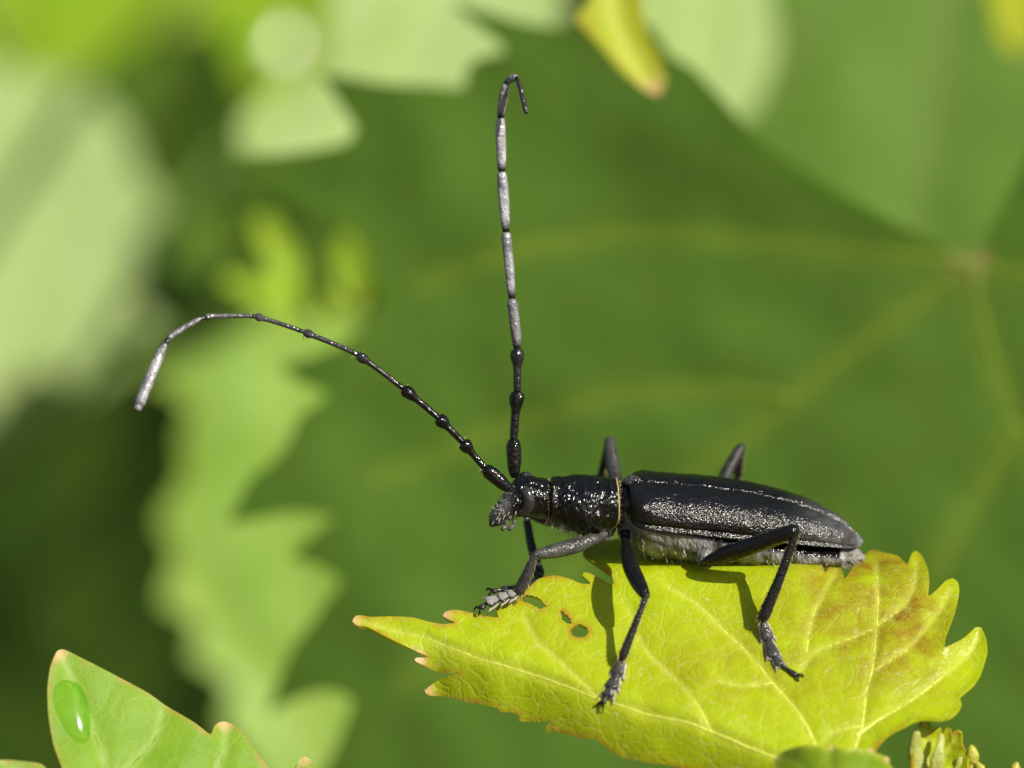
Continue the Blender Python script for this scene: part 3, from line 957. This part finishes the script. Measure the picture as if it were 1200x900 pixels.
for x, lean in ((643.5, .5), (725, .8)):
    for k in range(70):
        a = rng.uniform(-1.4, 2.4)
        p, n = on_body(x, a, .0)
        it.append((p + Vector((rng.uniform(-.008, .008), 0, 0)), (n * .6 + Vector((lean * (1 if x > 700 else -.4), 0, 0))).normalized() * rng.uniform(.015, .03)))
hv, hf = hairs(it, .0024)
tag(mesh_obj('collar_fringe', hv, hf, M['gold'], beetle, BO), kind='stuff')

# ------------------------------------------------------------------ shoot tip below the leaf
sh_o = P(1095, 960, -1.0)
shoot = empty('shoot_tip', sh_o, 'cluster of pale yellow buds and bracts below the leaf\'s rim', 'bud')


def petal(pts, name, mat, parent, origin, flat=.35, up=(0.2, -1, 0.1), n=14):
    vv, ff = tube([(P(x, y, d), r / PX, r / PX * flat) for x, y, d, r in pts], n=n, span=5, up=up, disp=lambda t, a: 0.30 * noise.noise(Vector((t * 5, math.cos(a) * 1.5, math.sin(a) * 1.5 + pts[0][0]))))
    return mesh_obj(name, vv, ff, mat, parent, origin, attrs={'vein': [0] * len(vv), 'edge': [0] * len(vv), 'tip': [0] * len(vv), 'red': [0] * len(vv)})


M['bract'] = leaf_material('pale_bract', (0.50, 0.52, 0.14), (0.40, 0.42, 0.05), (0.6, 0.6, 0.3), (0.5, 0.4, 0.1), (0.5, 0.52, 0.08), tw=0.4, rough=0.45, areole=7, bump=0.6, flecks=0.6)
M['bud'] = plain('yellow_bud', (0.55, 0.50, 0.06), .4, .4, .3)
for pts, mt in (([(1084, 960, -.95, 6), (1078, 910, -1.0, 9), (1074, 880, -1.02, 8), (1074, 862, -1.04, 5), (1076, 851, -1.04, 2)], 'bract'),
                ([(1100, 960, -.9, 6), (1098, 905, -1.05, 9), (1100, 884, -1.08, 7), (1103, 868, -1.05, 4.5), (1102, 859, -1.02, 2.5)], 'bract'),
                ([(1120, 970, -.85, 5), (1124, 915, -.9, 8), (1126, 898, -.9, 7), (1125, 887, -.9, 3)], 'bract')):
    petal(pts, 'bract', M[mt], shoot, sh_o)
sw = plane_where(1095, 900, -.93, (.35, -.85, .4), .5)
sv2, sf2, sa2 = leaf_blade([(1070, 950), (1066, 905), (1067, 875), (1072, 856), (1077, 847), (1083, 852), (1087, 864), (1092, 857), (1096, 860), (1098, 869), (1102, 859), (1106, 862), (1109, 870), (1114, 864), (1119, 866), (1122, 880), (1128, 888), (1127, 905), (1122, 950)], sw, (.25, -.9, .3), 3, veins=[[(1096, 950), (1088, 900), (1078, 852)], [(1097, 940), (1102, 900), (1115, 868)]], vein_w=2.5, quilt=.05, wave=.06, wfreq=5, edge_w=5, seed=41, curl=.04)
solid(mesh_obj('bract', sv2, sf2, M['young'], shoot, sh_o, attrs=sa2), .02)
for pts in ([(1134, 930, -.9, 2.4), (1137, 899, -.9, 2.8), (1139, 892, -.9, 6), (1139.5, 884, -.9, 6.8), (1138.5, 877, -.9, 4.5), (1138, 873, -.9, 1.5)],
            [(1146, 935, -.8, 3), (1149, 905, -.8, 6), (1147, 898, -.8, 5), (1146, 893, -.8, 2)],
            [(1180, 945, -.8, 3), (1188, 910, -.8, 6.5), (1190, 900, -.8, 6), (1191, 893, -.8, 2)]):
    petal(pts, 'bud', M['bud'], shoot, sh_o, flat=.9)
sv_, sf_ = tube([(P(1040, 1080, -.3), .11, .11), (P(1070, 1010, -.7), .09, .09), (P(1095, 955, -.9), .07, .07), (P(1105, 930, -.95), .05, .05)], n=12)
mesh_obj('stem', sv_, sf_, M['stem'], shoot, sh_o)
for a_, b_ in (((1110, 950), (1134, 928)), ((1112, 955), (1146, 933)), ((1115, 960), (1180, 943))):
    sv_, sf_ = tube([(P(*a_, -.9), .02, .02), (P((a_[0] + b_[0]) / 2, (a_[1] + b_[1]) / 2 + 4, -.88), .02, .02), (P(*b_, -.86), .018, .018)], n=8)
    mesh_obj('bud_stalk', sv_, sf_, M['stem'], shoot, sh_o)

# small curled leaflet in front of the leaf's base
lo = P(975, 915, -1.9)
small = empty('young_leaflet', lo, 'small curled dark green leaflet with yellow teeth at the leaf\'s base', 'leaf')


def small_where(x, y):
    # a saucer seen almost edge-on: rim towards the viewer is low, back rim is high
    d = -1.9 + (900 - y) / 150 * 1.1 + 0.00006 * (x - 975) ** 2
    return P(x, y, d)


SM = [(905, 905), (908, 893), (916, 886), (928, 882), (942, 880.5), (957, 880), (968, 882), (975, 878), (982, 883), (1000, 884.5), (1012, 886), (1020, 883), (1027, 888), (1034, 891), (1041, 894), (1043, 903), (1050, 915), (1030, 935), (985, 945), (940, 940), (912, 925)]
v, f, at = leaf_blade(SM, small_where, (0, -.6, .8), 4, vein_w=3, wave=.04, wfreq=2.5, edge_w=7, veins=[[(985, 940), (975, 905), (968, 884)], [(985, 940), (940, 900), (916, 888)], [(985, 940), (1010, 905), (1020, 886)]], tips=[(975, 879), (1020, 884), (910, 892), (1040, 895)], tip_r=5, seed=9, curl=.03)
solid(mesh_obj('blade', v, f, M['rosy'], small, lo, attrs=at), .03)
for vp in ([(985, 940), (975, 905), (968, 884)], [(985, 940), (940, 900), (916, 888)], [(985, 940), (1010, 905), (1020, 886)]):
    vv, ff = vein_tube(vp, small_where, (0, -.6, .8), .014, .006)
    mesh_obj('vein', vv, ff, M['young_vein'], small, lo)
pv, pf = tube([(small_where(985, 940), .04, .04), (P(995, 980, -1.6), .045, .045), (P(1020, 1040, -.9), .05, .05)], n=10)
mesh_obj('petiole', pv, pf, M['stem'], small, lo)

# the cane that carries leaf, leaflet and bud cluster (below the frame)
cv, cf = tube([(P(1040, 1035, -.6), .10, .10), (P(1035, 1100, -.3), .13, .13), (P(1020, 1250, .6), .16, .16), (P(980, 1600, 2.5), .22, .22), (P(940, 2300, 5), .3, .3), (Vector((2.5, 8, -40)), .5, .5), (Vector((2.2, 10, -86)), 1.4, 1.4)], n=14)
o = mesh_obj('vine_cane', cv, cf, M['cane'], None, P(1035, 1100, -.3))
tag(o, 'brown vine cane rising from the soil to the yellow-green leaf', 'vine')

# ------------------------------------------------------------------ left leaf with a dew drop
FL = [(62, 772), (66, 765), (72, 763), (80, 766), (87, 770), (110, 782), (143, 799), (173, 815), (200, 833), (227, 852), (244, 864), (249, 854), (256, 848), (264, 847), (273, 852), (281, 859), (293, 877), (303, 890), (312, 902), (330, 922), (342, 918), (346, 902), (349, 893), (355, 889), (362, 892), (368, 902), (382, 925), (400, 970), (405, 1040), (380, 1110), (300, 1170), (190, 1180), (80, 1140), (0, 1080), (-50, 1000), (-60, 930), (-30, 896), (0, 892), (25, 894), (48, 898), (62, 915), (76, 925), (70, 900), (61, 873), (55.5, 843), (54, 810), (57, 785)]
FLV = [[(190, 1180), (170, 1050), (140, 950), (110, 860), (85, 800), (70, 768)], [(175, 1070), (230, 970), (262, 880), (263, 850)], [(160, 1010), (100, 960), (60, 930), (0, 895)], [(130, 920), (180, 870), (190, 835)], [(215, 1000), (310, 950), (350, 895)]]
FN = Vector((0.30, -0.84, 0.43)).normalized()
fw = plane_where(150, 850, -0.75, FN, cup=0.015)
fo = fw(190, 1180)
fl = empty('vine_leaf', fo, 'fresh green vine leaf with brown-rimmed teeth holding a dew drop near its tip', 'leaf')
v, f, at = leaf_blade(FL, fw, FN, 7, veins=FLV, vein_w=5, quilt=.04, wave=.05, wfreq=1.2, edge_w=8, tips=[(66, 768), (355, 890), (262, 849)], tip_r=13, seed=12)
solid(mesh_obj('blade', v, f, M['fresh'], fl, fo, attrs=at), .025)
for vp in FLV:
    vv, ff = vein_tube(vp, fw, FN, .022, .008, lift=-.006, wave=.05, wfreq=1.2, seed=12)
    mesh_obj('vein', vv, ff, M['fresh'], fl, fo)
pv, pf = tube([(fo, .06, .06), (P(200, 1260, -.4), .07, .07), (P(260, 1450, 1), .09, .09)], n=10)
mesh_obj('petiole', pv, pf, M['stem'], fl, fo)


def droplet(name, c, n, a, b, h, axis, mat, label):
    """dome of water lying on a surface: half axes a (along axis), b, height h"""
    n = Vector(n).normalized(); ax = (axis - n * axis.dot(n)).normalized(); bx = n.cross(ax)
    V, F = [], []
    R, S = 14, 40
    for i in range(R + 1):
        t = math.pi * i / R
        for k in range(S):
            p = 2 * math.pi * k / S
            zz = math.cos(t) * h
            if zz < 0: zz *= 0.35
            V.append(c + ax * (a * math.sin(t) * math.cos(p) * (1 - .25 * math.cos(p))) + bx * (b * math.sin(t) * math.sin(p)) + n * zz)
    for i in range(R):
        for k in range(S):
            k2 = (k + 1) % S
            F.append((i * S + k, (i + 1) * S + k, (i + 1) * S + k2, i * S + k2))
    o = mesh_obj(name, V, F, mat, None, c)
    return tag(o, label, 'water drop')


dc = fw(82, 827)
droplet('dew_drop', dc + FN.normalized() * .03, FN, .27, .14, .06, fw(66, 775) - fw(92, 865), M['water'], 'clear dew drop lying on the tip of the brown-rimmed green leaf')

# ------------------------------------------------------------------ leaves behind
HV = (SUN + Vector((0, -1, 0))).normalized()      # a leaf facing this way mirrors the sun to the camera


def back_leaf(label, mat, outline, x0, y0, d0, n, veins=(), vr=.05, step=22, cup=0.004, wave=.12, seed=0, petiole=None, tips=(), name='vine_leaf', group=None, vein_w=12, quilt=.08, th=.03, tip_r=40):
    w = plane_where(x0, y0, d0, n, cup)
    n = Vector(n).normalized()
    o0 = w(*(veins[0][0] if veins else outline[0]))
    r = empty(name, o0, label, 'leaf', group)
    v, f, at = leaf_blade(outline, w, n, step, veins=veins, vein_w=vein_w, quilt=quilt, wave=wave, wfreq=.5, edge_w=14, tips=tips, tip_r=tip_r, seed=seed)
    solid(mesh_obj('blade', v, f, mat, r, o0, attrs=at), th)
    for vp in veins:
        vv, ff = vein_tube(vp, w, n, vr, vr * .3, lift=-vr * .35, wave=wave, wfreq=.5, seed=seed)
        mesh_obj('vein', vv, ff, mat, r, o0, attrs={'vein': [1] * len(vv), 'edge': [0] * len(vv), 'tip': [0] * len(vv), 'red': [0] * len(vv)})
    if petiole:
        pv, pf = tube([(o0 - n * .05, .1, .1), (o0 - n * 1.2 + Vector(petiole) * .35, .11, .11), (o0 - n * 2.5 + Vector(petiole), .13, .13)], n=10)
        mesh_obj('petiole', pv, pf, M['stem'], r, o0)
    return w


def toothed(cx, cy, r, squash=.9, rot=0, lobes=5, teeth=7, seed=0):
    """outline of a whole vine leaf (pixels) around cx, cy"""
    rg = random.Random(seed)
    out = []
    NN = lobes * teeth * 2
    for i in range(NN):
        a = rot + math.pi * (.09 + 1.82 * i / (NN - 1))
        lb = .80 + .20 * abs(math.cos((i / (NN - 1)) * math.pi * lobes / 1.0 - math.pi * .0)) ** .8
        rr = r * lb * (1.05 if i % 2 else .93) * rg.uniform(.97, 1.03)
        out.append((cx + rr * math.cos(a), cy + rr * squash * math.sin(a)))
    out.append((cx + .05 * r * math.cos(rot), cy + .05 * r * math.sin(rot)))
    return out


# large shaded leaf behind the beetle
BIG = [(1128, 303), (1080, 277), (1010, 240), (940, 197), (885, 155), (845, 112), (812, 78), (785, 62), (768, 35), (745, 20), (712, 12), (690, 26), (655, 32), (615, 26), (572, 14), (533, 4), (556, 24), (580, 42), (596, 60), (566, 68), (550, 80), (546, 102), (510, 100), (450, 97), (383, 86), (402, 120), (422, 150), (412, 166), (380, 174), (330, 181), (280, 184), (318, 214), (352, 240), (400, 258), (436, 290), (446, 330), (448, 360), (425, 388), (395, 408), (365, 420), (335, 428), (358, 446), (392, 462), (360, 484), (348, 510), (332, 535), (303, 557), (288, 585), (276, 610), (318, 604), (360, 598), (400, 604), (375, 625), (348, 650), (385, 662), (408, 680), (392, 700), (378, 720), (352, 752), (333, 796), (320, 832), (345, 820), (385, 808), (420, 816), (412, 845), (400, 872), (382, 905), (350, 960), (400, 955), (450, 950), (440, 1000), (480, 1070), (540, 1060), (600, 1075), (660, 1140), (730, 1110), (800, 1150), (860, 1110), (930, 1160), (990, 1100), (1060, 1140), (1120, 1070), (1190, 1080), (1240, 1010), (1310, 990), (1340, 910), (1400, 860), (1390, 780), (1450, 720), (1420, 640), (1470, 560), (1430, 480), (1460, 400), (1400, 330), (1410, 240), (1340, 190), (1320, 110), (1260, 90), (1225, 140), (1200, 190), (1178, 232), (1160, 268), (1146, 300)]
BIGV = [[(1137, 312), (1060, 301), (950, 290), (850, 278), (740, 272), (620, 290), (500, 330)], [(1137, 312), (1085, 348), (1000, 410), (930, 468), (870, 515), (770, 590), (640, 690), (480, 800)],
        [(1137, 312), (1148, 370), (1168, 440), (1200, 515), (1240, 620), (1280, 800)], [(1137, 312), (1190, 320), (1300, 340), (1400, 380)], [(1190, 495), (1150, 570), (1110, 640), (1070, 740)],
        [(930, 468), (830, 455), (720, 462), (600, 500), (450, 560)]]
BN = Vector((-0.24, -0.96, -0.05))
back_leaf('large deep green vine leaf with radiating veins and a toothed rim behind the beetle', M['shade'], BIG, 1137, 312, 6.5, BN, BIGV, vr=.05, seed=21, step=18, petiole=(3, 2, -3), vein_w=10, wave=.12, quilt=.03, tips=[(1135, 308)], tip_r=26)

back_leaf('mid green vine leaf showing through the notch of the large shaded leaf', M['mid'], [(890, -80), (884, -10), (876, 50), (862, 112), (872, 160), (860, 200), (900, 260), (940, 330), (1020, 360), (1080, 420), (1160, 400), (1260, 430), (1320, 370), (1400, 330), (1410, 240), (1470, 150), (1420, 60), (1450, -60), (1360, -160), (1240, -220), (1120, -200), (1000, -230), (930, -150)],
          1100, 120, 17, (-.08, -0.95, .10), [[(1130, -210), (1110, 0), (1080, 200), (1060, 400)], [(1130, -180), (1250, 0), (1330, 200)], [(1130, -180), (1000, -40), (910, 110)]], vr=.09, seed=22, petiole=(1, 4, 4), step=26)
back_leaf('glossy pale vine leaf edge beside the yellow shoot tip', M['waxy'], [(742, -90), (738, -10), (730, 40), (745, 90), (790, 140), (840, 160), (880, 130), (905, 60), (900, -20), (930, -90), (880, -180), (790, -170)],
          820, 40, 16, HV, [[(830, -170), (820, 0), (800, 130)]], vr=.07, seed=23, petiole=(1, 4, 4), step=26)
back_leaf('glossy pale vine leaf with broad lobes above the dark toothed rim', M['waxy'], [(392, -60), (384, 30), (378, 80), (330, 100), (300, 118), (276, 150), (285, 190), (350, 205), (420, 200), (500, 180), (560, 150), (640, 110), (700, 80), (760, 40), (755, -20), (800, -90), (720, -180), (600, -200), (480, -190), (400, -140)],
          470, 50, 16, HV, [[(560, -190), (520, -60), (460, 80), (400, 190)], [(560, -190), (640, -40), (700, 70)], [(545, -150), (420, -20), (310, 120)]], vr=.08, seed=24, petiole=(1, 5, 4), step=26)
back_leaf('broad pale waxy vine leaf hanging beside the dark hollow', M['waxy'], [(40, 95), (80, 85), (120, 125), (150, 165), (165, 215), (195, 245), (205, 290), (222, 320), (196, 365), (178, 400), (140, 430), (100, 465), (50, 495), (0, 525), (-60, 560), (-150, 540), (-220, 450), (-260, 330), (-220, 200), (-140, 110), (-50, 70)],
          80, 300, 25, HV, [[(20, 90), (20, 220), (10, 380), (-10, 520)]], vr=.05, seed=25, petiole=(-1, 4, 4), step=26, wave=.05, quilt=.03)
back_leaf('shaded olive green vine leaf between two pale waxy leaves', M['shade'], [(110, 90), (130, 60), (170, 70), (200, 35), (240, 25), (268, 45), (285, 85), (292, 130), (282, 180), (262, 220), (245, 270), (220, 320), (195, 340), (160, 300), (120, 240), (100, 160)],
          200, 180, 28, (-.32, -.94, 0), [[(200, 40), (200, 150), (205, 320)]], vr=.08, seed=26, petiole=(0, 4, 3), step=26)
back_leaf('yellow-green vine leaf spread above the pale waxy leaves', M['sprout'], [(-80, -120), (-60, 20), (-80, 120), (0, 90), (60, 130), (100, 90), (140, 125), (190, 70), (250, 60), (290, 110), (340, 95), (390, 60), (420, -40), (460, -120), (300, -240), (100, -240)],
          180, 20, 30, (-.22, -.96, .0), [[(180, -230), (150, -60), (110, 100)], [(180, -230), (300, -60), (340, 80)], [(180, -230), (20, -60), (-20, 90)]], vr=.09, seed=27, petiole=(0, 5, 4), step=28)
back_leaf('bright green vine leaf seen through the gaps of the toothed rim', M['bright'], [(128, 418), (165, 392), (230, 372), (290, 374), (345, 362), (420, 372), (500, 400), (560, 500), (580, 620), (560, 760), (540, 900), (480, 1000), (380, 1030), (310, 960), (300, 900), (262, 850), (270, 800), (225, 770), (232, 730), (190, 705), (206, 650), (186, 610), (215, 560), (212, 510), (222, 478), (190, 452), (150, 440)],
          330, 640, 18, (.1, -.97, .05), [[(380, 1020), (370, 850), (350, 640), (320, 380)], [(375, 900), (290, 780), (200, 640)], [(370, 850), (460, 700), (540, 560)]], vr=.08, seed=28, petiole=(1, 4, -4), step=24)
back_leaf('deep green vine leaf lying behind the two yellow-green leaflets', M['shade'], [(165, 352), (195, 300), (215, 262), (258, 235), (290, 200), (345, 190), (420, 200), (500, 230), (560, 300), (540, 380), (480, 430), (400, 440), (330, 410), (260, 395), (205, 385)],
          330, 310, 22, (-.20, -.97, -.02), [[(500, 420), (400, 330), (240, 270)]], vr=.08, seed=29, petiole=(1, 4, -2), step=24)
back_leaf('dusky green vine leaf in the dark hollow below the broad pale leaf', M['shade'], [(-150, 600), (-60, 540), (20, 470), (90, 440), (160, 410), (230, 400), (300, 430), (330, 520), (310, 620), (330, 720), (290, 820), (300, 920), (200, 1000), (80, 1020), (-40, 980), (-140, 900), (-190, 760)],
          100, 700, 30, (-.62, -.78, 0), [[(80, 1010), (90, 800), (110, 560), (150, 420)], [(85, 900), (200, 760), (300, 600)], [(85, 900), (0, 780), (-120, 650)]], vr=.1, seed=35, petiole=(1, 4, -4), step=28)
back_leaf('soft grey-green vine leaf tucked beside the broad pale waxy leaf', M['mid'], [(188, 330), (205, 285), (200, 240), (232, 215), (255, 180), (290, 170), (330, 150), (345, 200), (318, 240), (300, 285), (262, 300), (235, 330)],
          260, 240, 25, (.1, -.98, .1), [[(330, 160), (270, 230), (200, 320)]], vr=.05, seed=36, petiole=(1, 4, 2), step=24)
# young shoot leaflets beside the rim
for (ol, lab, sd_) in (([(296, 262), (312, 250), (328, 268), (344, 300), (362, 328), (392, 356), (398, 376), (372, 376), (330, 366), (288, 348), (262, 332), (272, 322), (300, 330), (322, 334), (312, 300)], 'slender yellow-green leaflet with a forked base beside the dark toothed rim', 31),
                      ([(392, 292), (402, 274), (415, 284), (424, 312), (428, 344), (416, 362), (404, 346), (396, 320)], 'short oval yellow-green leaflet standing before the dark toothed rim', 32)):
    back_leaf(lab, M['sprout'], ol, ol[0][0], ol[0][1], 13.5 if sd_ == 31 else 13, (-.1, -.95, .05), [[ol[6], ((ol[0][0] + ol[6][0]) / 2, (ol[0][1] + ol[6][1]) / 2), ol[0]]], vr=.04, seed=sd_, step=9, name='leaflet', wave=.06, cup=.02)
# yellow shoot tip hanging in at the top, and one at the right
back_leaf('bright yellow young leaf with an orange tip hanging from above', M['young'], [(676, 25), (690, 5), (705, -30), (740, -40), (750, 0), (757, 40), (772, 68), (780, 96), (770, 113), (752, 104), (728, 84), (706, 58)],
          730, 40, 4.6, (-.12, -.93, .2), [[(718, -35), (728, 30), (768, 110)]], vr=.03, seed=33, step=7, tips=[(772, 110)], tip_r=24, name='young_leaf', wave=.05, cup=.03)
back_leaf('small yellow leaf tip poking down over the notch leaf', M['yellow'], [(1160, -40), (1165, 10), (1172, 44), (1188, 62), (1215, 56), (1240, 20), (1250, -40)],
          1195, 20, 13, (-.1, -.95, .1), [[(1205, -40), (1195, 55)]], vr=.05, seed=34, step=12, name='young_leaf', wave=.05, cup=.01)
# dew bead that flares into a disc out of focus
bp = P(333, 50, 27)
droplet('dew_bead', bp, HV, .26, .26, .042, Vector((1, 0, 0)), M['water_film'], 'tiny glinting dew bead by the spread yellow-green leaf')

# ------------------------------------------------------------------ the vine row behind, plus unseen leaves added to shade it: one mass of foliage
rg = random.Random(77)
FV, FF, FR = [], [], []
proto = [((x - 0) / 100, (y - 0) / 100) for x, y in toothed(0, 0, 100, .95, 0, 5, 4, 3)]


def scatter(n, lo, hi, face):
    for _ in range(n):
        c = Vector((rg.uniform(lo[0], hi[0]), rg.uniform(lo[1], hi[1]), rg.uniform(lo[2], hi[2])))
        nn = Vector((rg.gauss(face[0], .5), rg.gauss(face[1], .5), rg.gauss(face[2], .5))).normalized()
        ax = nn.orthogonal().normalized()
        bx = nn.cross(ax)
        sp = rg.uniform(0, 6.28)
        ax, bx = ax * math.cos(sp) + bx * math.sin(sp), bx * math.cos(sp) - ax * math.sin(sp)
        s = rg.uniform(3.5, 6.5)
        b = len(FV)
        FV.append(c)
        for px_, py_ in proto:
            r2 = px_ * px_ + py_ * py_
            FV.append(c + ax * (px_ * s) + bx * (py_ * s) + nn * (-.16 * s * r2 + .08 * s * math.sin(5 * math.atan2(py_, px_))))
        L = len(proto)
        for k in range(L):
            FF.append((b, b + 1 + k, b + 1 + (k + 1) % L))


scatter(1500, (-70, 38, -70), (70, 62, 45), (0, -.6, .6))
scatter(400, (2, 27, 7), (48, 44, 34), (.3, -.3, .8))  # out-of-view leaves towards the sun, added to keep the backdrop in shadow
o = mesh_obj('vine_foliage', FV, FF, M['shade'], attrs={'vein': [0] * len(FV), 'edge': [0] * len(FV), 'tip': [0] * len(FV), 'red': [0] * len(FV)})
tag(o, 'dim mass of vine leaves filling the row behind, some added out of view to shade it', 'foliage', kind='stuff')
